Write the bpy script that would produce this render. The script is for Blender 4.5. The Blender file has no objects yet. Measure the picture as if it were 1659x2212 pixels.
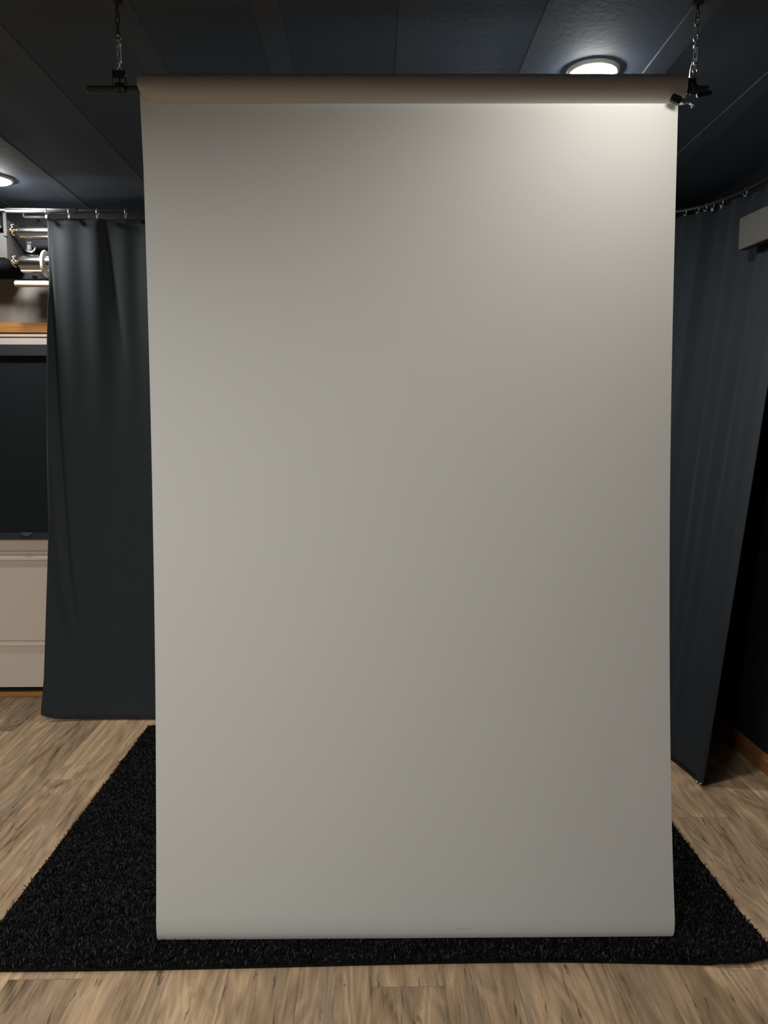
import bpy, bmesh, math, random
import numpy as np
from mathutils import Vector, Matrix
random.seed(7); rng = np.random.default_rng(7)
scene = bpy.context.scene
col = scene.collection
R = math.radians
CEIL = 2.385

# ------------------------------------------------------------------ camera, world, exposure, lamps' strength
cd = bpy.data.cameras.new('camera'); cam = bpy.data.objects.new('camera', cd); col.objects.link(cam)
cam.location = (0, 0, 1.34); cam.rotation_euler = (R(90-6.05), 0, R(-1.0))
cd.sensor_fit = 'VERTICAL'; cd.sensor_height = 36.0; cd.sensor_width = 36.0
cd.lens = 36.0*1661/2212; cd.clip_start = 0.02
scene.camera = cam
w = bpy.data.worlds.new('world'); scene.world = w; w.use_nodes = True
w.node_tree.nodes['Background'].inputs[0].default_value = (0.5, 0.7, 1.0, 1)
w.node_tree.nodes['Background'].inputs[1].default_value = 0.02
vs = scene.view_settings
vs.view_transform = 'Standard'; vs.look = 'None'; vs.gamma = 1.0; vs.use_curve_mapping = False
vs.exposure = 0.0
LAMP_REAR = 330.0        # the two lamps in view, and the one added behind the backdrop
LAMP_FRONT = 29.0       # the same fixtures nearer the camera, above the frame
LAMPS = [  # x, y, strength kind, label
    (0.654, 2.368, 'rear', 'round white ceiling light glowing just above the right end of the paper roll'),
    (-1.575, 3.375, 'rear', 'round white ceiling light near the wall of the panelled door, at the left edge'),
    (0.42, 2.92, 'rear', 'unseen round ceiling light added behind the backdrop to brighten the paper'),  # added lamp, out of view, to spread light through the sheet
    (-1.45, 0.75, 'front', 'round white ceiling light above the floor in front of the backdrop, left side'),
    (-0.50, 0.10, 'front', 'round white ceiling light above the floor in front of the backdrop, near the middle'),
    (-1.65, -1.2, 'front', 'round white ceiling light near the rear of the room, left side'),
    (-2.30, -2.2, 'front', 'round white ceiling light in the rear left corner of the room'),
]

# ------------------------------------------------------------------ helpers
def tag(o, label=None, cat=None, group=None, kind=None):
    if label: o['label'] = label
    if cat: o['category'] = cat
    if group: o['group'] = group
    if kind: o['kind'] = kind
    return o

def empty(name, loc, label=None, cat=None, group=None):
    o = bpy.data.objects.new(name, None); col.objects.link(o)
    o.location = loc; o.empty_display_size = 0.05
    return tag(o, label, cat, group)

def wloc(o):
    v = Vector((0, 0, 0))
    while o is not None:
        v += o.location; o = o.parent
    return v

def obj(name, bm, m, parent=None, smooth=False, loc=None):
    """link bm (in world coordinates) as one mesh object under parent"""
    me = bpy.data.meshes.new(name)
    off = Vector(loc) if loc is not None else Vector((0, 0, 0))
    base = wloc(parent) if parent else Vector((0, 0, 0))
    o = bpy.data.objects.new(name, me)
    if parent:
        o.parent = parent; o.location = off - base if loc is not None else (0, 0, 0)
        shift = off if loc is not None else base
    else:
        o.location = off; shift = off
    bmesh.ops.translate(bm, verts=bm.verts, vec=-shift)
    bmesh.ops.recalc_face_normals(bm, faces=bm.faces)
    bm.to_mesh(me); bm.free()
    if smooth:
        for p in me.polygons: p.use_smooth = True
    me.materials.append(m)
    col.objects.link(o)
    return o

def struct(name, bm, m, parent=None, **k):
    o = obj(name, bm, m, parent, **k)
    if not parent: o['kind'] = 'structure'
    return o

def box(bm, x0, x1, y0, y1, z0, z1, bev=0.0, rot=None, piv=None):
    t = bmesh.new()
    r = bmesh.ops.create_cube(t, size=1)
    bmesh.ops.scale(t, vec=(x1-x0, y1-y0, z1-z0), verts=t.verts)
    if bev > 0:
        bmesh.ops.bevel(t, geom=t.edges[:], offset=bev, segments=2, affect='EDGES')
    bmesh.ops.translate(t, vec=((x0+x1)/2, (y0+y1)/2, (z0+z1)/2), verts=t.verts)
    if rot is not None:
        bmesh.ops.rotate(t, cent=piv or ((x0+x1)/2, (y0+y1)/2, (z0+z1)/2), matrix=rot, verts=t.verts)
    me = bpy.data.meshes.new('tmp'); t.to_mesh(me); t.free(); bm.from_mesh(me); bpy.data.meshes.remove(me)
    return bm

def tube(bm, pts, rad, seg=12, caps=True, closed=False):
    pts = [Vector(p) for p in pts]; n = len(pts)
    rads = rad if isinstance(rad, (list, tuple)) else [rad]*n
    rings = []
    prev = None
    for i, p in enumerate(pts):
        if closed: t = pts[(i+1) % n] - pts[i-1]
        else: t = pts[min(i+1, n-1)] - pts[max(i-1, 0)]
        t.normalize()
        if prev is None:
            a = Vector((0, 0, 1)) if abs(t.z) < 0.9 else Vector((1, 0, 0))
            u = t.cross(a).normalized()
        else:
            u = (prev - t*prev.dot(t)).normalized()
        prev = u; v = t.cross(u)
        rings.append([bm.verts.new(p + (u*math.cos(2*math.pi*k/seg) + v*math.sin(2*math.pi*k/seg))*rads[i]) for k in range(seg)])
    for i in range(n if closed else n-1):
        a, b = rings[i], rings[(i+1) % n]
        for k in range(seg):
            bm.faces.new((a[k], a[(k+1) % seg], b[(k+1) % seg], b[k]))
    if caps and not closed:
        bm.faces.new(rings[0][::-1]); bm.faces.new(rings[-1])
    return bm

def ring_pts(c, r, axis='y', n=16, sx=1.0, sz=1.0):
    out = []
    for k in range(n):
        a = 2*math.pi*k/n
        if axis == 'y': out.append((c[0]+r*sx*math.cos(a), c[1], c[2]+r*sz*math.sin(a)))
        elif axis == 'x': out.append((c[0], c[1]+r*sx*math.cos(a), c[2]+r*sz*math.sin(a)))
        else: out.append((c[0]+r*math.cos(a), c[1]+r*math.sin(a), c[2]))
    return out

def lathe(bm, prof, c, seg=48):
    """prof: list of (radius, z) around a vertical axis at c"""
    rings = []
    for r, z in prof:
        if r < 1e-6: rings.append([bm.verts.new((c[0], c[1], c[2]+z))])
        else: rings.append([bm.verts.new((c[0]+r*math.cos(2*math.pi*k/seg), c[1]+r*math.sin(2*math.pi*k/seg), c[2]+z)) for k in range(seg)])
    for a, b in zip(rings[:-1], rings[1:]):
        for k in range(seg):
            if len(a) == 1 and len(b) == 1: continue
            if len(a) == 1: bm.faces.new((a[0], b[k], b[(k+1) % seg]))
            elif len(b) == 1: bm.faces.new((a[k], a[(k+1) % seg], b[0]))
            else: bm.faces.new((a[k], a[(k+1) % seg], b[(k+1) % seg], b[k]))
    return bm

def extrude_x(bm, prof, x0, x1):
    """closed (y, z) outline swept along x"""
    a = [bm.verts.new((x0, y, z)) for y, z in prof]; b = [bm.verts.new((x1, y, z)) for y, z in prof]
    n = len(prof)
    for i in range(n): bm.faces.new((a[i], a[(i+1) % n], b[(i+1) % n], b[i]))
    bm.faces.new(a[::-1]); bm.faces.new(b)
    return bm

def grid(bm, rows):
    vs_ = [[bm.verts.new(p) for p in r] for r in rows]
    for i in range(len(vs_)-1):
        for j in range(len(vs_[0])-1):
            bm.faces.new((vs_[i][j], vs_[i][j+1], vs_[i+1][j+1], vs_[i+1][j]))
    return bm

def copy_tree(o, parent=None):
    c = o.copy(); col.objects.link(c)
    if parent: c.parent = parent
    for ch in list(o.children): copy_tree(ch, c)
    return c

def interp(x, xs, ys): return float(np.interp(x, xs, ys))
def sstep(x, a, b):
    t = min(1, max(0, (x-a)/(b-a))); return t*t*(3-2*t)

# ------------------------------------------------------------------ materials
def mat(name, rgb, rough=0.6, metal=0.0, spec=0.5, bump=None, var=None, sheen=0.0):
    m = bpy.data.materials.new(name); m.use_nodes = True
    nt = m.node_tree; b = nt.nodes['Principled BSDF']
    b.inputs['Base Color'].default_value = (*rgb, 1)
    b.inputs['Roughness'].default_value = rough; b.inputs['Metallic'].default_value = metal
    b.inputs['Specular IOR Level'].default_value = spec
    b.inputs['Sheen Weight'].default_value = sheen
    tc = nt.nodes.new('ShaderNodeTexCoord')
    if var:      # (scale, amount)
        n = nt.nodes.new('ShaderNodeTexNoise'); n.inputs['Scale'].default_value = var[0]; n.inputs['Detail'].default_value = 5
        nt.links.new(tc.outputs['Object'], n.inputs['Vector'])
        mx = nt.nodes.new('ShaderNodeMix'); mx.data_type = 'RGBA'
        mx.inputs[6].default_value = (*[c*(1-var[1]) for c in rgb], 1); mx.inputs[7].default_value = (*[min(1, c*(1+var[1])) for c in rgb], 1)
        nt.links.new(n.outputs['Fac'], mx.inputs[0]); nt.links.new(mx.outputs[2], b.inputs['Base Color'])
    if bump:     # (scale, strength, distance)
        n2 = nt.nodes.new('ShaderNodeTexNoise'); n2.inputs['Scale'].default_value = bump[0]; n2.inputs['Detail'].default_value = 4
        nt.links.new(tc.outputs['Object'], n2.inputs['Vector'])
        bp = nt.nodes.new('ShaderNodeBump'); bp.inputs['Strength'].default_value = bump[1]; bp.inputs['Distance'].default_value = bump[2]
        nt.links.new(n2.outputs['Fac'], bp.inputs['Height']); nt.links.new(bp.outputs[0], b.inputs['Normal'])
    return m

def lamp_mat(name, strength):
    m = bpy.data.materials.new(name); m.use_nodes = True; nt = m.node_tree
    b = nt.nodes['Principled BSDF']; b.inputs['Base Color'].default_value = (0.8, 0.8, 0.8, 1)
    b.inputs['Emission Color'].default_value = (1.0, 0.97, 0.915, 1); b.inputs['Emission Strength'].default_value = strength
    return m

M = {}
M['ceiling'] = mat('black_navy_ceiling_paint', (0.075, 0.102, 0.142), 0.75, spec=0.3, bump=(60, 0.2, 0.004), var=(3, 0.15))
M['joist'] = mat('black_joist_paint', (0.092, 0.115, 0.148), 0.7, spec=0.3, bump=(40, 0.2, 0.004))
M['black_wall'] = mat('black_navy_wall_paint', (0.017, 0.021, 0.028), 0.6, spec=0.3, bump=(90, 0.15, 0.003))
M['grey_wall'] = mat('warm_grey_wall_paint', (0.25, 0.235, 0.222), 0.8, spec=0.2, bump=(90, 0.1, 0.003))
M['curtain'] = mat('black_curtain_fabric', (0.025, 0.032, 0.038), 0.9, spec=0.25, bump=(700, 0.3, 0.001), var=(6, 0.12), sheen=0.08)
M['curtain_shaded'] = mat('black_curtain_shaded', (0.015, 0.020, 0.026), 0.9, spec=0.2, bump=(700, 0.3, 0.001), var=(6, 0.12), sheen=0.04)  # same black cloth, with the right curtain's shade put into its colour
M['hem'] = mat('black_curtain_hem', (0.020, 0.025, 0.030), 0.85, spec=0.25, bump=(700, 0.3, 0.001))
M['chrome'] = mat('chrome', (0.75, 0.75, 0.74), 0.16, metal=1.0)
M['zinc'] = mat('zinc_plated_steel', (0.75, 0.75, 0.75), 0.42, metal=1.0)
M['sleeve'] = mat('dull_steel', (0.13, 0.13, 0.135), 0.45, metal=1.0)
M['pole'] = mat('satin_black_pole', (0.055, 0.06, 0.062), 0.5)
M['rack_zinc'] = mat('dull_zinc', (0.38, 0.38, 0.37), 0.4, metal=1.0)
M['brass'] = mat('brass', (0.75, 0.56, 0.22), 0.25, metal=1.0)
M['black_metal'] = mat('black_metal', (0.022, 0.024, 0.027), 0.45, spec=0.5)
M['grey_metal'] = mat('grey_painted_metal', (0.085, 0.085, 0.085), 0.5, spec=0.4)
M['white_plastic'] = mat('white_plastic', (0.75, 0.73, 0.68), 0.45)
M['cream_rod'] = mat('cream_cardboard_tube', (0.78, 0.70, 0.60), 0.7)
M['door'] = mat('cream_door_paint', (0.80, 0.71, 0.61), 0.5, spec=0.4, bump=(30, 0.05, 0.002))
M['casing'] = mat('white_trim_paint', (0.66, 0.60, 0.54), 0.45, spec=0.4)
M['shade'] = mat('black_shade_fabric', (0.013, 0.018, 0.021), 0.85, spec=0.2, bump=(500, 0.2, 0.001))
M['shade_box'] = mat('charcoal_shade_box', (0.030, 0.036, 0.038), 0.6, spec=0.4)
M['shade_tab'] = mat('grey_shade_tab', (0.09, 0.10, 0.115), 0.5)
M['gap'] = mat('dark_gap', (0.01, 0.011, 0.01), 0.9)
M['box'] = mat('grey_box_paint', (0.068, 0.066, 0.064), 0.7, spec=0.3, bump=(80, 0.1, 0.002))
M['pad'] = mat('charcoal_clamp_jaw', (0.035, 0.04, 0.046), 0.6)
M['lamp_trim'] = mat('white_lamp_trim', (0.6, 0.6, 0.58), 0.5)
M['rug_base'] = mat('black_rug_backing', (0.006, 0.006, 0.006), 0.95, spec=0.1)
M['rear'] = lamp_mat('lit_lens', LAMP_REAR)

def make_paper(name, diff, trans):
    m = bpy.data.materials.new(name); m.use_nodes = True; nt = m.node_tree
    for n in list(nt.nodes): nt.nodes.remove(n)
    out = nt.nodes.new('ShaderNodeOutputMaterial')
    d = nt.nodes.new('ShaderNodeBsdfDiffuse'); t = nt.nodes.new('ShaderNodeBsdfTranslucent')
    d.inputs['Color'].default_value = (*diff, 1); t.inputs['Color'].default_value = (*trans, 1)
    a = nt.nodes.new('ShaderNodeAddShader')
    nt.links.new(d.outputs[0], a.inputs[0]); nt.links.new(t.outputs[0], a.inputs[1])
    tc = nt.nodes.new('ShaderNodeTexCoord')
    n = nt.nodes.new('ShaderNodeTexNoise'); n.inputs['Scale'].default_value = 2.2; n.inputs['Detail'].default_value = 2
    nt.links.new(tc.outputs['Object'], n.inputs['Vector'])
    bp = nt.nodes.new('ShaderNodeBump'); bp.inputs['Strength'].default_value = 0.25; bp.inputs['Distance'].default_value = 0.02
    nt.links.new(n.outputs['Fac'], bp.inputs['Height']); nt.links.new(bp.outputs[0], d.inputs['Normal'])
    # faint scuff line near the free end
    mp = nt.nodes.new('ShaderNodeMapping'); mp.inputs['Scale'].default_value = (9, 1, 160)
    ns = nt.nodes.new('ShaderNodeTexNoise'); ns.inputs['Scale'].default_value = 1.0; ns.inputs['Detail'].default_value = 3
    nt.links.new(tc.outputs['Object'], mp.inputs[0]); nt.links.new(mp.outputs[0], ns.inputs['Vector'])
    sp = nt.nodes.new('ShaderNodeSeparateXYZ'); nt.links.new(tc.outputs['Object'], sp.inputs[0])
    def rng_(sock, lo, hi):      # 1 between lo and hi, else 0
        c = nt.nodes.new('ShaderNodeMath'); c.operation = 'COMPARE'; c.inputs[1].default_value = (lo+hi)/2; c.inputs[2].default_value = (hi-lo)/2
        nt.links.new(sock, c.inputs[0]); return c.outputs[0]
    ml = nt.nodes.new('ShaderNodeMath'); ml.operation = 'MULTIPLY'
    nt.links.new(rng_(sp.outputs['X'], 0.12, 0.34), ml.inputs[0]); nt.links.new(rng_(sp.outputs['Z'], -2.137, -2.132), ml.inputs[1])
    mr = nt.nodes.new('ShaderNodeMapRange'); mr.inputs[1].default_value = 0.45; mr.inputs[2].default_value = 0.62; mr.inputs[4].default_value = 0.35
    nt.links.new(ns.outputs['Fac'], mr.inputs[0])
    m2 = nt.nodes.new('ShaderNodeMath'); m2.operation = 'MULTIPLY'; nt.links.new(ml.outputs[0], m2.inputs[0]); nt.links.new(mr.outputs[0], m2.inputs[1])
    mx = nt.nodes.new('ShaderNodeMix'); mx.data_type = 'RGBA'; nt.links.new(m2.outputs[0], mx.inputs[0])
    mx.inputs[6].default_value = (*diff, 1); mx.inputs[7].default_value = (0.25, 0.22, 0.19, 1); nt.links.new(mx.outputs[2], d.inputs['Color'])
    nt.links.new(a.outputs[0], out.inputs[0])
    return m
M['paper'] = make_paper('light_grey_seamless_paper', (0.43, 0.438, 0.425), (0.21, 0.206, 0.195))
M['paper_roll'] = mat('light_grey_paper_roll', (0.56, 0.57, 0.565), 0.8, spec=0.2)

def wood_trim(name, c0, c1, axis='x'):
    m = bpy.data.materials.new(name); m.use_nodes = True; nt = m.node_tree; b = nt.nodes['Principled BSDF']
    tc = nt.nodes.new('ShaderNodeTexCoord'); mp = nt.nodes.new('ShaderNodeMapping')
    mp.inputs['Scale'].default_value = (3, 60, 60) if axis == 'x' else (60, 3, 60)
    n = nt.nodes.new('ShaderNodeTexNoise'); n.inputs['Scale'].default_value = 1.5; n.inputs['Detail'].default_value = 6
    n.inputs['Distortion'].default_value = 1.0
    cr = nt.nodes.new('ShaderNodeValToRGB')
    cr.color_ramp.elements[0].position = 0.3; cr.color_ramp.elements[0].color = (*c0, 1)
    cr.color_ramp.elements[1].position = 0.7; cr.color_ramp.elements[1].color = (*c1, 1)
    nt.links.new(tc.outputs['Object'], mp.inputs[0]); nt.links.new(mp.outputs[0], n.inputs['Vector'])
    nt.links.new(n.outputs['Fac'], cr.inputs[0]); nt.links.new(cr.outputs[0], b.inputs['Base Color'])
    b.inputs['Roughness'].default_value = 0.4
    return m
M['oak'] = wood_trim('golden_oak', (0.36, 0.16, 0.045), (0.55, 0.28, 0.09))
M['oak_base'] = wood_trim('oak_baseboard', (0.26, 0.105, 0.035), (0.38, 0.17, 0.06), 'y')

def floor_mat():
    m = bpy.data.materials.new('wood_plank_floor'); m.use_nodes = True; nt = m.node_tree; L = nt.links.new
    b = nt.nodes['Principled BSDF']; N = nt.nodes.new
    tc = N('ShaderNodeTexCoord'); sp = N('ShaderNodeSeparateXYZ'); L(tc.outputs['Object'], sp.inputs[0])
    def math_(op, a, b_=None, c=None):
        n = N('ShaderNodeMath'); n.operation = op
        for i, v in enumerate((a, b_, c)):
            if v is None: continue
            if isinstance(v, (int, float)): n.inputs[i].default_value = v
            else: L(v, n.inputs[i])
        return n.outputs[0]
    W = 0.178; LEN = 1.22
    px = math_('DIVIDE', sp.outputs['X'], W); ix = math_('FLOOR', px); fx = math_('FRACT', px)
    wn = N('ShaderNodeTexWhiteNoise'); wn.noise_dimensions = '1D'; L(ix, wn.inputs['W'])
    py = math_('ADD', math_('DIVIDE', sp.outputs['Y'], LEN), wn.outputs['Value']); iy = math_('FLOOR', py); fy = math_('FRACT', py)
    wn2 = N('ShaderNodeTexWhiteNoise'); wn2.noise_dimensions = '2D'
    cb = N('ShaderNodeCombineXYZ'); L(ix, cb.inputs[0]); L(iy, cb.inputs[1]); L(cb.outputs[0], wn2.inputs['Vector'])
    rnd = wn2.outputs['Value']
    # plank-local coordinates with a random shift
    shx = math_('ADD', sp.outputs['X'], math_('MULTIPLY', rnd, 37.0)); shy = math_('ADD', sp.outputs['Y'], math_('MULTIPLY', rnd, 91.0))
    def vec(sx, sy):
        c = N('ShaderNodeCombineXYZ'); L(math_('MULTIPLY', shx, sx), c.inputs[0]); L(math_('MULTIPLY', shy, sy), c.inputs[1]); return c.outputs[0]
    def noise(v, scale, det, dist=0.0, rough=0.55):
        n = N('ShaderNodeTexNoise'); n.inputs['Scale'].default_value = scale; n.inputs['Detail'].default_value = det
        n.inputs['Distortion'].default_value = dist; n.inputs['Roughness'].default_value = rough; L(v, n.inputs['Vector']); return n.outputs['Fac']
    big = noise(vec(6.5, 0.8), 1.0, 2, 0.5)              # cathedral field
    rings = math_('FRACT', math_('MULTIPLY', big, 13.0)) # contour lines of the field
    ringtri = math_('ABSOLUTE', math_('SUBTRACT', math_('MULTIPLY', rings, 2.0), 1.0))
    fib = noise(vec(150, 5.0), 1.0, 5, 0.4, 0.7)
    streak = noise(vec(11, 1.7), 1.0, 6, 1.3, 0.68)
    grey = noise(vec(9, 1.1), 1.0, 3, 1.0)
    cr = N('ShaderNodeValToRGB'); e = cr.color_ramp.elements
    e[0].position = 0.38; e[0].color = (0.085, 0.052, 0.029, 1); e[1].position = 0.68; e[1].color = (0.54, 0.375, 0.228, 1)
    x = cr.color_ramp.elements.new(0.45); x.color = (0.235, 0.157, 0.093, 1)
    x = cr.color_ramp.elements.new(0.58); x.color = (0.38, 0.262, 0.160, 1)
    v = math_('ADD', math_('MULTIPLY', streak, 0.62), math_('MULTIPLY', fib, 0.28))
    v = math_('ADD', v, math_('MULTIPLY', ringtri, 0.10))
    v = math_('ADD', v, math_('MULTIPLY', rnd, 0.10))
    L(v, cr.inputs[0])
    # grey-blue weathered streaks
    mg = N('ShaderNodeMix'); mg.data_type = 'RGBA'
    gr = N('ShaderNodeMapRange'); gr.inputs[1].default_value = 0.50; gr.inputs[2].default_value = 0.72; gr.inputs[3].default_value = 0; gr.inputs[4].default_value = 0.55
    L(grey, gr.inputs[0]); L(gr.outputs[0], mg.inputs[0]); L(cr.outputs[0], mg.inputs[6]); mg.inputs[7].default_value = (0.205, 0.170, 0.137, 1)
    # dark cracks along the grain
    ck = noise(vec(42, 3.4), 1.0, 4, 2.2, 0.65)
    ckr = N('ShaderNodeMapRange'); ckr.inputs[1].default_value = 0.61; ckr.inputs[2].default_value = 0.68; ckr.inputs[3].default_value = 0; ckr.inputs[4].default_value = 0.75
    L(ck, ckr.inputs[0])
    mk = N('ShaderNodeMix'); mk.data_type = 'RGBA'; L(ckr.outputs[0], mk.inputs[0]); L(mg.outputs[2], mk.inputs[6]); mk.inputs[7].default_value = (0.055, 0.035, 0.022, 1)
    # seams
    ex = math_('MINIMUM', fx, math_('SUBTRACT', 1.0, fx)); ey = math_('MINIMUM', fy, math_('SUBTRACT', 1.0, fy))
    sx_ = math_('LESS_THAN', ex, 0.006); sy_ = math_('LESS_THAN', ey, 0.0009); seam = math_('MULTIPLY', math_('MAXIMUM', sx_, sy_), 0.4)
    ms = N('ShaderNodeMix'); ms.data_type = 'RGBA'; L(seam, ms.inputs[0]); L(mk.outputs[2], ms.inputs[6]); ms.inputs[7].default_value = (0.06, 0.04, 0.025, 1)
    L(ms.outputs[2], b.inputs['Base Color'])
    b.inputs['Roughness'].default_value = 0.52; b.inputs['Specular IOR Level'].default_value = 0.35
    bp = N('ShaderNodeBump'); bp.inputs['Strength'].default_value = 0.15; bp.inputs['Distance'].default_value = 0.002
    L(v, bp.inputs['Height']); L(bp.outputs[0], b.inputs['Normal'])
    return m
M['floor'] = floor_mat()

def pile_mat():
    m = bpy.data.materials.new('black_shag_yarn'); m.use_nodes = True; nt = m.node_tree; b = nt.nodes['Principled BSDF']
    tc = nt.nodes.new('ShaderNodeTexCoord'); n = nt.nodes.new('ShaderNodeTexNoise'); n.inputs['Scale'].default_value = 160; n.inputs['Detail'].default_value = 2
    nt.links.new(tc.outputs['Object'], n.inputs['Vector'])
    cr = nt.nodes.new('ShaderNodeValToRGB')
    cr.color_ramp.elements[0].position = 0.58; cr.color_ramp.elements[0].color = (0.004, 0.004, 0.0045, 1)
    cr.color_ramp.elements[1].position = 0.78; cr.color_ramp.elements[1].color = (0.022, 0.021, 0.021, 1)
    nt.links.new(n.outputs['Fac'], cr.inputs[0]); nt.links.new(cr.outputs[0], b.inputs['Base Color'])
    b.inputs['Roughness'].default_value = 0.5; b.inputs['Specular IOR Level'].default_value = 0.2
    return m
M['pile'] = pile_mat()

# ------------------------------------------------------------------ the room
XL, XR, YB, YF = -3.0, 1.56, 3.86, -3.2
bm = bmesh.new(); box(bm, XL-0.1, XR+0.1, YF-0.1, YB+0.1, -0.08, 0.0); struct('floor', bm, M['floor'])
bm = bmesh.new(); box(bm, XL-0.1, XR+0.1, YF-0.1, YB+0.1, CEIL+0.004, CEIL+0.12); struct('ceiling', bm, M['ceiling'])
bm = bmesh.new(); box(bm, XL-0.1, XL, YF-0.1, YB+0.1, 0, CEIL+0.02); struct('wall_left', bm, M['black_wall'])
bm = bmesh.new(); box(bm, XR, XR+0.1, YF-0.1, YB+0.1, 0, CEIL+0.02); struct('wall_right', bm, M['black_wall'])
bm = bmesh.new(); box(bm, XL, XR, YF-0.1, YF, 0, CEIL+0.02); struct('wall_rear', bm, M['black_wall'])
bm = bmesh.new(); box(bm, XL, XR, YB, YB+0.1, 0, CEIL+0.02)
wb = struct('wall_back', bm, M['grey_wall'])
# the part above the roller rack is painted black like the ceiling
bm = bmesh.new(); box(bm, XL, XR, YB-0.012, YB, 2.07, CEIL+0.003); struct('trim_1', bm, M['black_wall'])
# exposed joists, all painted black
jx = [0.106 + 0.365*k for k in range(-8, 4)]
for k, x in enumerate(jx):
    bm = bmesh.new(); box(bm, x-0.034, x+0.034, YF, YB, CEIL, CEIL+0.0045, 0.0015)
    struct('trim_%d' % (k+2), bm, M['joist'])
# oak baseboard on the right wall
bm = bmesh.new()
a = [(XR, 0), (XR-0.016, 0), (XR-0.016, 0.052), (XR-0.011, 0.058), (XR-0.011, 0.064), (XR-0.006, 0.070), (XR, 0.072)]
va = [bm.verts.new((x, YF, z)) for x, z in a]; vb = [bm.verts.new((x, YB-0.02, z)) for x, z in a]
for i in range(len(a)): bm.faces.new((va[i], va[(i+1) % len(a)], vb[(i+1) % len(a)], vb[i]))
bm.faces.new(va[::-1]); bm.faces.new(vb)
struct('baseboard_right', bm, M['oak_base'])

# ------------------------------------------------------------------ the panelled door behind, its casing and ledge
DX0, DX1 = -2.72, -0.62
Yd = 3.80
prof = [(YB-0.001, 0.052), (Yd, 0.052), (Yd, 0.262), (Yd-0.008, 0.266), (Yd-0.008, 0.277), (Yd+0.014, 0.280), (Yd+0.014, 0.290), (Yd, 0.294),
        (Yd, 0.698), (Yd-0.010, 0.702), (Yd-0.010, 0.716), (Yd+0.012, 0.722), (Yd+0.012, 0.730), (Yd-0.004, 0.733), (Yd-0.004, 0.742), (Yd+0.008, 0.745), (Yd, 0.750), (Yd, 1.748), (YB-0.001, 1.748)]
bm = extrude_x(bmesh.new(), prof, DX0, DX1)
door = struct('door_1', bm, M['door'])
bm = bmesh.new(); box(bm, DX0, DX1, Yd+0.02, YB-0.001, 0.022, 0.052); struct('dark_gap_strip', bm, M['gap'], door)  # near-black strip standing in for the shade of the gap under the door
bm = bmesh.new(); box(bm, DX0, DX1, Yd-0.004, YB-0.001, 0.0, 0.024, 0.004); struct('threshold', bm, M['oak'], door)
bm = extrude_x(bmesh.new(), [(YB-0.001, 1.750), (Yd, 1.750), (Yd, 1.783), (Yd+0.01, 1.784), (Yd+0.01, 1.788), (Yd-0.004, 1.789), (Yd-0.004, 1.801), (YB-0.001, 1.801)], DX0-0.06, DX1+0.06)
struct('door_casing', bm, M['casing'], door)
for s, x in ((-1, DX0-0.06), (1, DX1)):
    bm = bmesh.new(); box(bm, x, x+0.06, Yd, YB-0.001, 0, 1.749, 0.003); struct('door_jamb', bm, M['casing'], door)
bm = bmesh.new(); box(bm, DX0-0.09, DX1+0.09, Yd-0.005, YB-0.001, 1.806, 1.856, 0.003)
o = obj('wooden_ledge', bm, M['oak']); tag(o, 'golden oak ledge along the wall above the white door casing', 'shelf')

# black shade hung over the upper half of the door
t = empty('window_shade', (-1.7, Yd-0.03, 1.75), 'black pull-down shade with a charcoal head box covering the upper half of the door', 'window shade')
bm = bmesh.new(); box(bm, DX0+0.02, DX1-0.02, Yd-0.034, Yd-0.001, 1.693, 1.749, 0.004); obj('head_box', bm, M['shade_box'], t)
bm = bmesh.new(); box(bm, DX0+0.04, DX1-0.04, Yd-0.014, Yd-0.010, 0.838, 1.693); obj('shade_fabric', bm, M['shade'], t)
bm = bmesh.new(); box(bm, DX0+0.04, DX1-0.04, Yd-0.024, Yd-0.004, 0.808, 0.840, 0.003); obj('bottom_bar', bm, M['shade_box'], t)
bm = bmesh.new(); box(bm, -1.715, -1.660, Yd-0.030, Yd-0.022, 0.832, 0.843, 0.002)
box(bm, -1.704, -1.671, Yd-0.034, Yd-0.022, 0.824, 0.834, 0.002); obj('pull_tab', bm, M['shade_tab'], t)['label'] = 'grey pull tab'

# ------------------------------------------------------------------ roller rack above the door
YR = 3.68
rack = empty('roller_bracket', (-1.69, YR, 2.35), 'grey metal bracket plate holding the chrome rollers above the oak ledge', 'bracket')
bm = bmesh.new(); box(bm, -1.86, -1.668, YR-0.03, YR-0.026, 2.126, 2.236, 0.001); obj('face_plate', bm, M['grey_metal'], rack)
bm = bmesh.new(); box(bm, -1.668, -1.660, YR-0.03, YB-0.013, 2.122, 2.30, 0.001)
box(bm, -1.669, -1.655, YR-0.036, YR-0.026, 2.22, 2.335, 0.002); obj('side_plate', bm, M['grey_metal'], rack)
bm = bmesh.new(); box(bm, -1.86, -1.69, YR-0.02, YR+0.05, 2.245, 2.32, 0.004); obj('motor_housing', bm, M['black_metal'], rack)
for dx in (-1.685, -1.84):
    bm = bmesh.new(); tube(bm, [(dx, YR-0.034, 2.262), (dx, YR-0.02, 2.262)], 0.006, 10)
    obj('bolt', bm, M['rack_zinc'], rack)
bm = bmesh.new(); tube(bm, [(-1.86, YR-0.035, 2.102), (-1.72, YR-0.035, 2.103), (-1.695, YR-0.035, 2.105)], [0.004, 0.004, 0.010], 10)
obj('lever', bm, M['rack_zinc'], rack)

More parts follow.
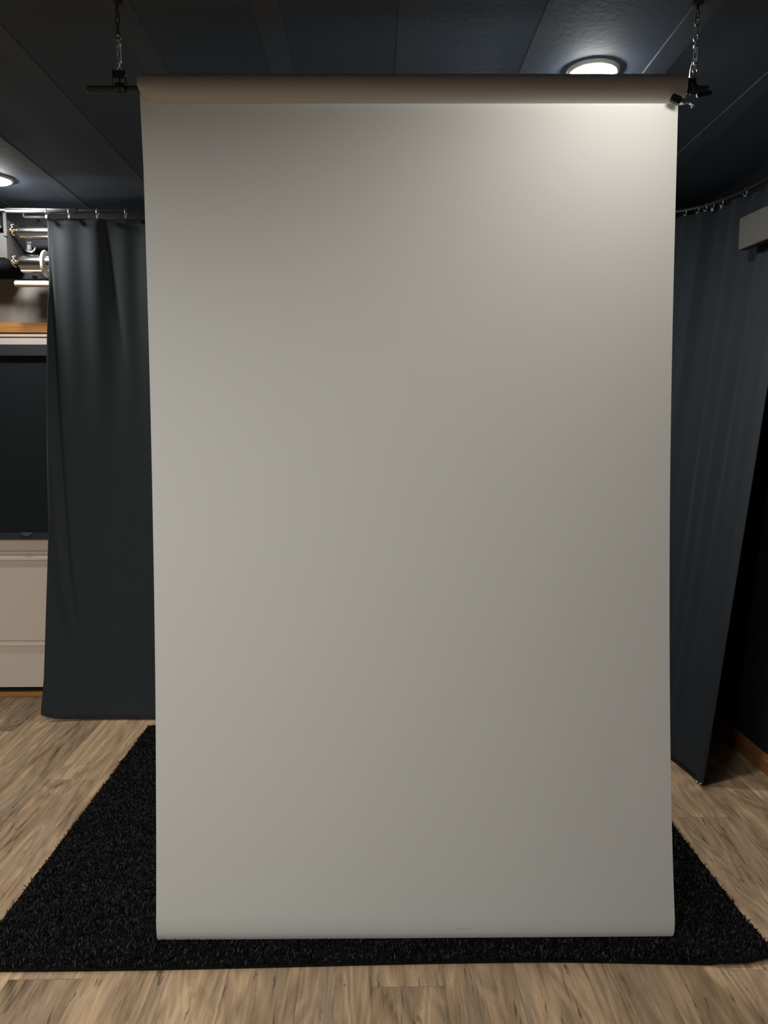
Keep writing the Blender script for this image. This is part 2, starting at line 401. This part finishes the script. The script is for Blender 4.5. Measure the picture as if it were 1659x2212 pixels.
def roller(z, r, x0, label, flange):
    t = empty('backdrop_roller', (x0, YR, z), label, 'roller', 'chrome rollers above the door')
    bm = bmesh.new(); tube(bm, [(x0, YR, z), (x0+0.006, YR, z), (-0.75, YR, z)], [r*0.8, r, r], 32); obj('roller_tube', bm, M['chrome'], t, smooth=False)
    bm = bmesh.new()
    xs = [-1.66, -1.655, -1.65, -1.645, -1.64, -1.635, -1.63, -1.625, -1.62, x0]
    tube(bm, [(x, YR, z+0.008) for x in xs], [0.006, 0.011, 0.011, 0.005, 0.010, 0.012, 0.005, 0.011, 0.006, 0.008], 14)
    obj('axle', bm, M['brass'], t, smooth=True)['label'] = 'brass axle'
    bm = bmesh.new()
    for k in range(22):        # bead chain looped round the axle
        a_ = math.pi*k/21
        c = (-1.637+0.004*math.sin(k), YR-0.022*math.sin(a_)-0.004, z+0.008+0.024*math.cos(a_))
        bmesh.ops.create_uvsphere(bm, u_segments=8, v_segments=6, radius=0.0032, matrix=Matrix.Translation(c))
    obj('bead_chain', bm, M['rack_zinc'], t, smooth=True)
    if flange:
        bm = bmesh.new(); tube(bm, [(-1.503, YR, z), (-1.499, YR, z), (-1.492, YR, z)], [flange*0.94, flange, flange*0.97], 40)
        obj('end_flange', bm, M['white_plastic'], t)['label'] = 'white disc flange'
    return t
roller(2.247, 0.030, -1.612, 'upper chrome roller with a brass axle beside the grey bracket plate', 0)
roller(2.106, 0.040, -1.612, 'lower chrome roller with a white disc flange on the wall rack', 0.060)
# slim rod above them
bm = bmesh.new(); tube(bm, [(-1.585, YR, 2.314), (-1.484, YR, 2.314)], 0.006, 12)
tube(bm, [(-1.59, YR, 2.314), (-1.59, YR, 2.345), (-1.59, YB-0.012, 2.345)], 0.004, 8)
o = obj('slim_rod', bm, M['grey_metal'], smooth=True); tag(o, 'thin grey rod running above the upper chrome roller', 'rod')
# cream tube lying below the rollers on two pegs
t = empty('cardboard_tube', (-1.64, YR, 2.015), 'cream cardboard tube held level between the lower chrome roller and the oak ledge', 'tube')
bm = bmesh.new(); tube(bm, [(-1.643, YR, 2.015), (-1.641, YR, 2.015), (-0.80, YR, 2.015)], [0.0125, 0.0145, 0.0145], 24); obj('tube_body', bm, M['cream_rod'], t, smooth=True)
# hook hanging from between the rollers, with a small clamp below
t = empty('rack_hook', (-1.57, YR+0.02, 2.20), 'small grey metal hook between the two chrome rollers', 'hook')
bm = bmesh.new(); box(bm, -1.580, -1.562, YR-0.004, YR+0.012, 2.165, 2.192, 0.003)
box(bm, -1.583, -1.560, YR, YR+0.01, 2.196, 2.204, 0.003); obj('hook_block', bm, M['grey_metal'], t)
bm = bmesh.new(); tube(bm, [(-1.586, YR-0.002, 2.167), (-1.575, YR-0.004, 2.160), (-1.560, YR-0.004, 2.158), (-1.548, YR-0.004, 2.164), (-1.540, YR-0.004, 2.178)], 0.004, 10)
obj('hook_arm', bm, M['rack_zinc'], t, smooth=True)
bm = bmesh.new(); box(bm, -1.579, -1.576, YR+0.012, YB-0.013, 2.17, 2.19); obj('hook_strap', bm, M['black_metal'], t)
t = empty('rack_clamp', (-1.575, YR, 2.07), 'small grey clamp hanging under the lower chrome roller', 'clamp')
bm = bmesh.new(); box(bm, -1.586, -1.562, YR+0.045, YR+0.06, 2.03, 2.062, 0.004); obj('clamp_body', bm, M['grey_metal'], t)
bm = bmesh.new(); tube(bm, [(-1.574, YR+0.044, 2.046), (-1.574, YR+0.030, 2.046)], 0.005, 10); obj('clamp_screw', bm, M['rack_zinc'], t)
# the wall brackets that carry rods and rollers behind the curtain
t = empty('roller_bracket', (-0.74, YR, 2.1), 'black metal bracket plate at the far end of the chrome rollers behind the curtain', 'bracket')
bm = bmesh.new(); box(bm, -0.752, -0.744, YR-0.05, YB-0.013, 1.98, 2.34, 0.001); obj('side_plate', bm, M['black_metal'], t)

# ------------------------------------------------------------------ curtain rail
rail = empty('curtain_rail', (0, 3.45, 2.279), 'thin black curtain rail with a short steel length, above both black curtains', 'curtain rail')
RZ = 2.279
rp = [(-1.72, 3.45, RZ)] + [(x, 3.45, RZ) for x in (-1.2, -0.6, 0.0, 0.6, 1.15)] + [(1.27, 3.44, RZ), (1.35, 3.40, RZ), (1.41, 3.33, RZ), (1.45, 3.24, RZ), (1.480, 3.12, RZ), (1.495, 2.95, RZ), (1.5, 2.7, RZ), (1.5, 1.6, RZ)]
bm = tube(bmesh.new(), rp, 0.0075, 12); obj('rail_tube', bm, M['black_metal'], rail, smooth=True)
bm = tube(bmesh.new(), [(-1.545, 3.45, RZ), (-1.565, 3.45, RZ), (-1.265, 3.45, RZ), (-1.26, 3.45, RZ)], [0.009, 0.0105, 0.0105, 0.009], 16); obj('chrome_sleeve', bm, M['sleeve'], rail, smooth=True)
for x, y in ((-0.93, 3.45), (-0.1, 3.45), (0.70, 3.45), (1.5, 2.3), (-1.62, 3.45)):
    bm = bmesh.new(); tube(bm, [(x, y, RZ+0.005), (x, y, CEIL-0.002)], 0.004, 8); lathe(bm, [(0, 0), (0.018, 0), (0.018, -0.004), (0, -0.004)], (x, y, CEIL), 16)
    obj('ceiling_rod', bm, M['black_metal'], rail)

# ------------------------------------------------------------------ curtains
def curtain_clip(parent, x, y, tx):
    """ring round the rail with a clip gripping the cloth"""
    bm = bmesh.new(); tube(bm, ring_pts((x, y, RZ-0.006), 0.016, 'x', 16), 0.0012, 6, closed=True)
    r_ = obj('clip_ring', bm, M['zinc'], parent, smooth=True)
    bm = bmesh.new(); box(bm, x-0.005, x+0.005, y-0.007, y+0.005, 2.247, 2.262, 0.0015)
    obj('clip_jaw', bm, M['zinc'], r_)

lc = empty('curtain', (-0.65, 3.46, 0), 'black curtain left of the grey backdrop, its edge beside the cream door', 'curtain', 'black curtains on the rail')
rows = []
NZ, NU = 90, 240
XRc = 0.20
for i in range(NZ+1):
    v = i/NZ; z0 = 2.254*(1-v)
    xl = interp(z0, [0.0, 0.175, 0.863, 1.724, 1.962, 2.254], [-1.522, -1.500, -1.449, -1.414, -1.403, -1.398])
    row = []
    for j in range(NU+1):
        u = j/NU; x = xl + (XRc-xl)*u; s = x+1.40
        topf = 0.25+0.75*sstep(z0, 0.7, 2.1)
        y = 3.462 + 0.004*topf*math.sin(s*2*math.pi/0.122+0.5) + 0.006*topf*math.sin(s*2*math.pi/0.31+1.3*math.sin(z0*1.1)) + 0.012*math.sin(s*2*math.pi/0.9)
        # diagonal crease running from the top left edge down to the right
        xc = interp(z0, [0.2, 0.672, 1.3, 1.962, 2.25], [-1.33, -1.366, -1.385, -1.396, -1.40])
        d = x-xc
        y += (0.016*math.exp(-(d/0.010)**2) - 0.020*math.exp(-((d+0.03)/0.03)**2))*sstep(z0, 0.25, 0.8)*(1-sstep(z0, 2.0, 2.25))
        # second crease from the third clip
        xc2 = -1.16 + (2.25-z0)*0.12
        y += 0.007*math.exp(-((x-xc2)/0.016)**2)*sstep(z0, 1.45, 1.9)
        # sagging top between clips, hem lifted at the corner
        sag = 0.0012*(math.cos(2*math.pi*(x+1.39)/0.1115)-1)*sstep(z0, 1.9, 2.25)
        z = z0 + sag + 0.012*(1-v)*0
        zb = 0.010 + 0.028*math.exp(-max(0, x-xl)/0.05)
        z = zb + (z-0.0)*(2.254-zb)/2.254
        row.append((x, y, z))
    rows.append(row)
bm = grid(bmesh.new(), rows)
c_o = obj('curtain_panel', bm, M['curtain'], lc, smooth=True)
sm = c_o.modifiers.new('thick', 'SOLIDIFY'); sm.thickness = 0.0016; sm.offset = 1
for k in range(14):
    x = [-1.391, -1.294, -1.174, -1.053][k] if k < 4 else -1.053 + 0.121*(k-3)
    curtain_clip(lc, x, 3.45, 0)

# right curtain: follows the bent rail at the top, pulled in at the floor
rc = empty('curtain', (1.2, 3.1, 0), 'black curtain right of the grey backdrop, slanting down to the wood floor', 'curtain', 'black curtains on the rail')
top = np.array([(0.24, 3.45), (0.8, 3.45), (1.15, 3.45), (1.27, 3.44), (1.35, 3.40), (1.41, 3.33), (1.45, 3.24), (1.480, 3.10), (1.492, 2.95), (1.495, 2.74)])
bot = np.array([(0.24, 3.46), (0.75, 3.46), (0.98, 3.44), (1.06, 3.40), (1.12, 3.33), (1.165, 3.26), (1.195, 3.16), (1.215, 3.06), (1.235, 2.92), (1.258, 2.765)])
def path(P):
    d = np.r_[0, np.cumsum(np.hypot(*np.diff(P, axis=0).T))]; return d/d[-1]
pt, pb = path(top), path(bot)
pm = (pt+pb)/2
def P2(P, u): return np.array([np.interp(u, pm, P[:, 0]), np.interp(u, pm, P[:, 1])])
rows = []
NU = 300
def rc_point(u, z0, push=0.0):
    k = z0/2.254
    tz = 1-(1-k)**1.15 if k < 1 else 1
    a_, b_ = P2(top, u), P2(bot, u)
    p = b_ + (a_-b_)*k
    t0 = (P2(top, min(1, u+0.01))-P2(top, max(0, u-0.01)))*k + (P2(bot, min(1, u+0.01))-P2(bot, max(0, u-0.01)))*(1-k)
    t0 /= np.hypot(*t0); n = np.array([-t0[1], t0[0]])
    s = u*2.2; topf = 0.12+0.88*sstep(z0, 0.5, 1.9)
    edge = 1-sstep(u, 0.80, 0.93)
    d = topf*(0.012*math.sin(s*2*math.pi/0.12)+0.016*math.sin(s*2*math.pi/0.29+z0))*(0.25+0.75*edge) + push
    p = p - n*d
    return p
for i in range(NZ+1):
    z0 = 2.254*(1-i/NZ); row = []
    for j in range(NU+1):
        u = j/NU; p = rc_point(u, z0)
        row.append((p[0], p[1], 0.008+z0*(2.246/2.254)))
    rows.append(row)
bm = grid(bmesh.new(), rows)
c_o = obj('curtain_panel', bm, M['curtain_shaded'], rc, smooth=True)
sm = c_o.modifiers.new('thick', 'SOLIDIFY'); sm.thickness = 0.0016; sm.offset = 0
# stitched hem along the near edge
rows = []
for i in range(NZ+1):
    z0 = 2.25*(1-i/NZ); row = []
    for u, psh in ((0.962, 0.001), (0.968, 0.0042), (0.984, 0.0058), (0.997, 0.0042), (1.0, 0.0)):
        p = rc_point(u, z0, 0); q = p + np.array([-0.97, 0.1])*psh*1.2
        row.append((q[0], q[1], 0.006+z0))
    rows.append(row)
bm = grid(bmesh.new(), rows)
h = obj('side_hem', bm, M['hem'], rc, smooth=True)
bm = bmesh.new()
for k, (dx, dy) in enumerate(((0.0, 0.0), (-0.006, 0.018))):
    bmesh.ops.create_uvsphere(bm, u_segments=10, v_segments=8, radius=0.0032, matrix=Matrix.Translation((1.248+dx, 2.768+dy, 0.009)))
obj('hem_weight', bm, M['white_plastic'], rc, smooth=True)['label'] = 'pale bead at the lower corner'
for x, y in ((1.353, 3.398), (1.391, 3.36), (1.41, 3.33), (1.428, 3.30), (1.445, 3.255), (1.17, 3.45), (1.05, 3.45), (0.92, 3.45), (0.8, 3.45), (0.68, 3.45), (0.56, 3.45), (0.44, 3.45), (0.3, 3.45), (1.478, 3.12), (1.494, 2.95), (1.499, 2.76)):
    curtain_clip(rc, x, y, 0)

# grey box high on the right wall
t = empty('valance_box', (1.5, 2.3, 2.08), 'plain grey rectangular box mounted high on the right wall above the black curtain', 'box')
rot = Matrix.Rotation(R(6.0), 3, 'Z')
bm = bmesh.new(); box(bm, 1.397, 1.430, 2.20, 2.985, 2.020, 2.137, 0.002, rot, (1.397, 2.985, 2.08)); obj('box_body', bm, M['box'], t)
bm = bmesh.new(); box(bm, 1.495, XR, 2.24, 2.26, 2.05, 2.11); obj('wall_arm', bm, M['black_metal'], t)

# ------------------------------------------------------------------ ceiling lights
proto = empty('ceiling_light', (0, 0, 0))
def lens_bm():
    return lathe(bmesh.new(), [(0, -0.013), (0.030, -0.0128), (0.052, -0.0115), (0.059, -0.009), (0.063, -0.004)], (0, 0, 0), 48)
def trim_bm():
    return lathe(bmesh.new(), [(0.063, -0.004), (0.066, -0.0055), (0.072, -0.004), (0.077, 0.001), (0.078, 0.012), (0.063, 0.012), (0.063, -0.004)], (0, 0, 0), 48)
lens = {'rear': None, 'front': None}
trim0 = obj('trim_ring', trim_bm(), M['lamp_trim'], proto, smooth=True)
lens0 = obj('lens', lens_bm(), M['rear'], proto, smooth=True)
lens1 = lens0.data.copy(); lens1.materials[0] = M['lamp_trim']
for k, (x, y, kd, lab) in enumerate(LAMPS):
    o = proto if k == 0 else copy_tree(proto)
    o.location = (x, y, CEIL)
    for c in o.children:
        if c.name.startswith('lens') and kd == 'front': c.data = lens1
    if kd == 'front':      # recessed downlights: same fixture with a narrower beam
        ld = bpy.data.lights.new('downlight', 'AREA'); ld.shape = 'DISK'; ld.size = 0.12; ld.energy = LAMP_FRONT*(0.95 if y > 0 else 1.1)
        ld.color = (1.0, 0.97, 0.915); ld.spread = R(166)
        lo = bpy.data.objects.new('downlight', ld); col.objects.link(lo); lo.parent = o; lo.location = (0, 0, -0.018)
    tag(o, lab, 'ceiling light', 'ceiling lights')

# ------------------------------------------------------------------ the paper backdrop
bd = empty('paper_backdrop', (0.1, 2.02, 2.185), 'light grey seamless paper backdrop hanging from its roll down to the black rug', 'backdrop')
# profile measured down the middle of the sheet: (z, y)
pz = [2.185, 2.156, 1.959, 1.706, 1.435, 1.136, 0.894, 0.651, 0.410, 0.233, 0.117, 0.075]
py = [2.030, 2.0285, 2.025, 2.020, 2.011, 1.9955, 1.977, 1.955, 1.9275, 1.9015, 1.882, 1.8765]
zs = np.concatenate([np.linspace(2.185, 0.075, 150)])
# smooth interpolation
co = np.polyfit(pz, py, 5)
prof = [(float(z), float(np.polyval(co, z))) for z in zs]
yb = prof[-1][1]
# the free end curls away from the camera
for k in range(1, 21):
    t_ = k/20; z = 0.075-0.061*(1-(1-t_)**1.2)
    prof.append((z, yb + 0.021*t_**3.2 - 0.005*t_))
rows = []
NX = 60
for (z, y) in prof:
    xl = interp(z, [0.0, 0.06, 0.4, 1.1, 2.0, 2.185], [-0.560, -0.560, -0.564, -0.569, -0.5735, -0.578])
    xr = interp(z, [0.0, 0.06, 0.4, 1.1, 2.156], [0.789, 0.789, 0.786, 0.781, 0.7745])
    row = []
    for j in range(NX+1):
        u = j/NX; x = xl+(xr-xl)*u
        yy = y + 0.0121 - 0.0242*u
        lift = (-0.007*(1-u)+0.004*u)*sstep(0.3-z, 0.0, 0.28)
        # slight soft buckle in the lower right
        yy += 0.0022*math.exp(-((x-0.66)/0.03)**2-((z-0.47)/0.10)**2)
        row.append((x, yy, z+lift))
    rows.append(row)
bm = grid(bmesh.new(), rows)
sheet = obj('paper_sheet', bm, M['paper'], bd, smooth=True)
# the roll itself; its left end is crushed upwards so that the hanging sheet shows below it
rows = []
RR = 0.0325
xs = list(np.linspace(-0.574, -0.50, 26)) + list(np.linspace(-0.45, 0.778, 24))
SEG = 64
for x in xs:
    yc = 2.011 - 0.0179*(x-0.10); zc = 2.185
    c = sstep(x, -0.62, -0.505); e = (x+0.574)/0.060
    low = math.sqrt(max(0.0, 1-(1-min(1, max(0, e)))**2)) if e < 1 else 1.0
    low = 0.02+0.98*low
    row = []
    for k in range(SEG+1):
        a_ = 2*math.pi*k/SEG
        r_ = RR
        zz = math.sin(a_)*r_
        if zz < 0.002: zz = 0.002 + (zz-0.002)*low
        row.append((x, yc+math.cos(a_)*r_*(0.6+0.4*low if math.cos(a_) < 0 else 0.6+0.4*low), zc+zz))
    rows.append(row)
bm = grid(bmesh.new(), rows); bmesh.ops.remove_doubles(bm, verts=bm.verts, dist=1e-5)
roll = obj('paper_roll', bm, M['paper_roll'], bd, smooth=True)
bm = bmesh.new()
turn = []
for k in range(140):       # wound layers seen at the end of the roll
    a_ = k*0.38; r_ = 0.014+0.018*k/139
    turn.append((0.7782, 2.0+math.cos(a_)*r_, 2.185+math.sin(a_)*r_))
tube(bm, [(0.7775, 2.0, 2.185), (0.7780, 2.0, 2.185)], 0.0322, 48)
obj('roll_end', bm, M['paper_roll'], bd)
bm = bmesh.new(); tube(bm, [(0.772, 2.0, 2.185), (0.784, 2.0, 2.185)], 0.020, 32); obj('cardboard_core', bm, mat('brown_card', (0.12, 0.09, 0.06), 0.8), bd)
# pole through the roll
pole = bmesh.new(); tube(pole, [(-0.702, 2.025, 2.183), (-0.70, 2.025, 2.183), (0.838, 1.997, 2.183), (0.84, 1.997, 2.183)], [0.007, 0.0088, 0.0088, 0.007], 20)
o = obj('backdrop_pole', pole, M['pole'], smooth=True); tag(o, 'thin black pole running through the paper roll and sticking out at both ends', 'pole')

# hangers that carry the pole
def hanger(x, y, label, right):
    t = empty('backdrop_hanger', (x, y, CEIL), label, 'hanger', 'hangers of the backdrop pole')
    bm = bmesh.new(); lathe(bm, [(0, 0), (0.014, 0), (0.014, -0.003), (0.004, -0.005), (0.003, -0.02), (0, -0.02)], (x, y, CEIL), 20)
    tube(bm, ring_pts((x, y, CEIL-0.028), 0.010, 'x', 14), 0.002, 6, closed=True); obj('ceiling_eye', bm, M['black_metal'], t)
    bm = bmesh.new(); z = CEIL-0.045; k = 0
    while z > 2.300:
        tube(bm, ring_pts((x, y, z), 0.009, 'x' if k % 2 else 'y', 12, 0.55, 1.25), 0.0014, 6, closed=True); z -= 0.0185; k += 1
    obj('chain', bm, M['black_metal'], t)
    bm = bmesh.new()      # turnbuckle: two side bars, end rings, threaded eyes
    for dx in (-0.0042, 0.0042): tube(bm, [(x+dx, y, 2.281), (x+dx, y, 2.243)], 0.0014, 8)
    for zz in (2.282, 2.242): tube(bm, [(x, y, zz+0.003), (x, y, zz-0.003)], 0.0062, 12)
    tube(bm, [(x, y, 2.294), (x, y, 2.268)], 0.0018, 8); tube(bm, [(x, y, 2.256), (x, y, 2.230)], 0.0018, 8)
    tube(bm, ring_pts((x, y, 2.299), 0.006, 'y', 14), 0.0016, 6, closed=True)
    tube(bm, ring_pts((x, y, 2.226), 0.0055, 'y', 14), 0.0018, 6, closed=True)
    obj('turnbuckle', bm, M['zinc'], t)['label'] = 'zinc turnbuckle'
    if not right:
        bm = bmesh.new(); box(bm, x-0.015, x+0.015, y-0.002, y+0.002, 2.206, 2.224, 0.001)
        box(bm, x-0.0165, x-0.0145, y-0.004, y+0.004, 2.19, 2.236, 0.0005); box(bm, x+0.0145, x+0.0165, y-0.004, y+0.004, 2.19, 2.225, 0.0005)
        obj('bracket_plate', bm, M['black_metal'], t)
        bm = bmesh.new(); tube(bm, [(x, y+0.002, 2.207), (x, y+0.002, 2.186)], 0.003, 8); tube(bm, ring_pts((x, y+0.002, 2.183), 0.0105, 'x', 24), 0.0035, 8, closed=True)
        tube(bm, [(x-0.010, y+0.003, 2.183), (x+0.012, y+0.003, 2.183)], 0.0118, 20); obj('pole_clamp', bm, M['black_metal'], t)
        bm = bmesh.new(); tube(bm, [(x-0.0168, y-0.003, 2.213), (x-0.0168, y-0.003, 2.205)], 0.0012, 8); obj('rivet', bm, M['zinc'], t)
        bm = bmesh.new(); tube(bm, [(x+0.013, y-0.004, 2.209), (x+0.016, y-0.004, 2.2085)], 0.0014, 8); obj('rivet', bm, M['zinc'], t)
    else:
        bm = bmesh.new(); tube(bm, [(x-0.0085, y-0.004, 2.246), (x-0.011, y-0.004, 2.228), (x-0.0125, y-0.004, 2.206)], [0.0012, 0.0028, 0.0036], 12)
        box(bm, x-0.016, x-0.004, y-0.008, y, 2.205, 2.211, 0.0015); obj('latch_pin', bm, M['zinc'], t)['label'] = 'bright steel latch pin'
        bm = bmesh.new(); box(bm, x-0.020, x+0.004, y-0.003, y+0.003, 2.186, 2.209, 0.001)
        tube(bm, [(x, y, 2.226), (x-0.003, y, 2.205)], 0.0022, 8)
        tube(bm, ring_pts((x-0.006, y, 2.183), 0.0105, 'x', 24), 0.0035, 8, closed=True); tube(bm, [(x-0.016, y, 2.183), (x+0.004, y, 2.183)], 0.0118, 20)
        obj('pole_clamp', bm, M['black_metal'], t)
        bm = bmesh.new(); tube(bm, [(x-0.012, y-0.014, 2.187), (x-0.012, y-0.008, 2.187)], 0.0022, 10); tube(bm, [(x-0.007, y-0.014, 2.180), (x-0.007, y-0.008, 2.180)], 0.0016, 10); obj('screw', bm, M['zinc'], t)
        bm = bmesh.new(); box(bm, x+0.006, x+0.045, y-0.004, y+0.004, 2.166, 2.176, 0.002, Matrix.Rotation(R(-12), 3, 'Y')); obj('side_arm', bm, M['black_metal'], t)
    return t
hanger(-0.618, 2.012, 'chain hanger with a zinc turnbuckle at the left end of the black pole', False)
hanger(0.805, 1.995, 'chain hanger with a bright latch pin at the right end of the black pole', True)

# spring clamp on the right end of the roll
cl = empty('spring_clamp', (0.76, 1.96, 2.14), 'charcoal clamp with a bent steel handle at the top right paper corner', 'clamp')
rot = Matrix.Rotation(R(22), 3, 'Y')
bm = bmesh.new(); box(bm, 0.734, 0.758, 1.952, 1.966, 2.1345, 2.1525, 0.002, rot); obj('front_jaw', bm, M['pad'], cl)
bm = bmesh.new(); box(bm, 0.736, 0.760, 2.046, 2.054, 2.166, 2.184, 0.002, rot); tube(bm, [(0.768, 1.965, 2.140), (0.787, 2.0, 2.150), (0.786, 2.05, 2.168), (0.765, 2.05, 2.175)], 0.003, 8); obj('rear_jaw', bm, M['pad'], cl)
bm = bmesh.new()
hp = [(0.757, 2.1465, 2.1345), (0.764, 2.1440, 2.1330), (0.772, 2.1415, 2.1345), (0.780, 2.1395, 2.1340), (0.787, 2.1370, 2.1300), (0.790, 2.1350, 2.1270)]
fr = [bm.verts.new((x, 1.954, a_)) for x, a_, b_ in hp]; frb = [bm.verts.new((x, 1.954, b_)) for x, a_, b_ in hp]
bk = [bm.verts.new((x, 1.964, a_)) for x, a_, b_ in hp]; bkb = [bm.verts.new((x, 1.964, b_)) for x, a_, b_ in hp]
for i in range(len(hp)-1):
    bm.faces.new((fr[i], fr[i+1], frb[i+1], frb[i])); bm.faces.new((bk[i], bkb[i], bkb[i+1], bk[i+1]))
    bm.faces.new((fr[i], bk[i], bk[i+1], fr[i+1])); bm.faces.new((frb[i], frb[i+1], bkb[i+1], bkb[i]))
bm.faces.new((fr[0], frb[0], bkb[0], bk[0])); bm.faces.new((fr[-1], bk[-1], bkb[-1], frb[-1]))
obj('handle', bm, M['zinc'], cl)['label'] = 'bent steel handle'
bm = bmesh.new(); tube(bm, [(0.785, 1.95, 2.1245), (0.785, 1.957, 2.1245)], 0.0022, 10); obj('pivot_pin', bm, M['zinc'], cl)

# ------------------------------------------------------------------ the black shag rug
rug = empty('shag_rug', (0.02, 2.59, 0), 'black shag rug lying on the wood floor under the grey paper backdrop', 'rug')
RX0, RX1, RY0, RY1 = -1.010, 1.026, 1.800, 3.385
def edge_pt(x, y, gr=0.03):
    return x, y
rows = []
def rug_z(x, y):     # front right corner curls up a little
    d = math.hypot(max(0, x-0.86), max(0, 1.93-y)) if (x > 0.86 and y < 1.93) else 0
    return 0.010*min(1, d/0.2)**2
def yfront(x): return RY0 + 0.006*math.sin(x*3.1+0.6) + (-0.012)*sstep(x, 0.4, 0.95) + 0.02*sstep(x, 0.93, 1.03)
nx, ny = 120, 90
for j in range(ny+1):
    row = []
    for i in range(nx+1):
        x = RX0+(RX1-RX0)*i/nx; y = yfront(x)+(RY1-yfront(x))*j/ny
        # rounded corners
        row.append((x, y, 0.003+rug_z(x, y)))
    rows.append(row)
bm = grid(bmesh.new(), rows)
bk_ = obj('rug_backing', bm, M['rug_base'], rug); smd = bk_.modifiers.new('thick', 'SOLIDIFY'); smd.thickness = 0.005; smd.offset = 1
# pile: every tuft a short bent ribbon of yarn
n = 260000
tx = rng.uniform(RX0, RX1, n); ty = rng.uniform(0, 1, n)
yf = RY0 + 0.006*np.sin(tx*3.1+0.6) - 0.012*np.clip((tx-0.4)/0.55, 0, 1) + 0.02*np.clip((tx-0.93)/0.1, 0, 1)
ty = yf + (RY1-yf)*ty
dd = np.where((tx > 0.86) & (ty < 1.93), np.hypot(np.maximum(0, tx-0.86), np.maximum(0, 1.93-ty)), 0)
tz = 0.005 + 0.010*np.minimum(1, dd/0.2)**2
cl_ = 0.5+0.5*np.sin(tx*55+2*np.sin(ty*43))*np.sin(ty*61+2*np.sin(tx*37))
hgt = rng.uniform(0.006, 0.012, n)*(0.75+0.45*cl_)
ang = rng.uniform(0, 2*np.pi, n); lean = rng.uniform(0.1, 1.1, n)*hgt
wd = rng.uniform(0.0008, 0.0017, n)
la = ang + rng.normal(0, 0.5, n) + np.pi/2
ux, uy = np.cos(ang)*wd, np.sin(ang)*wd
lx, ly = np.cos(la)*lean, np.sin(la)*lean
V = np.zeros((n, 6, 3))
for r_i, (hh, ll, ww) in enumerate(((0, 0, 0.8), (0.62, 0.35, 1.1), (1.0, 1.0, 0.7))):
    for s_i, s in enumerate((-1, 1)):
        V[:, r_i*2+s_i, 0] = tx + lx*ll + ux*ww*s
        V[:, r_i*2+s_i, 1] = ty + ly*ll + uy*ww*s
        V[:, r_i*2+s_i, 2] = tz + hgt*hh
base = np.arange(n)[:, None]*6
F = np.concatenate([base+np.array([0, 1, 3, 2]), base+np.array([2, 3, 5, 4])], axis=1).reshape(-1, 4)
me = bpy.data.meshes.new('rug_pile')
Vl = V.reshape(-1, 3) - np.array([0.02, 2.59, 0])
me.vertices.add(len(Vl)); me.vertices.foreach_set('co', Vl.ravel().astype(np.float32))
me.loops.add(F.size); me.loops.foreach_set('vertex_index', F.ravel().astype(np.int32))
me.polygons.add(len(F)); me.polygons.foreach_set('loop_start', (np.arange(len(F))*4).astype(np.int32))
me.update(calc_edges=True); me.validate()
me.materials.append(M['pile'])
po = bpy.data.objects.new('rug_pile', me); col.objects.link(po); po.parent = rug; po['kind'] = 'stuff'
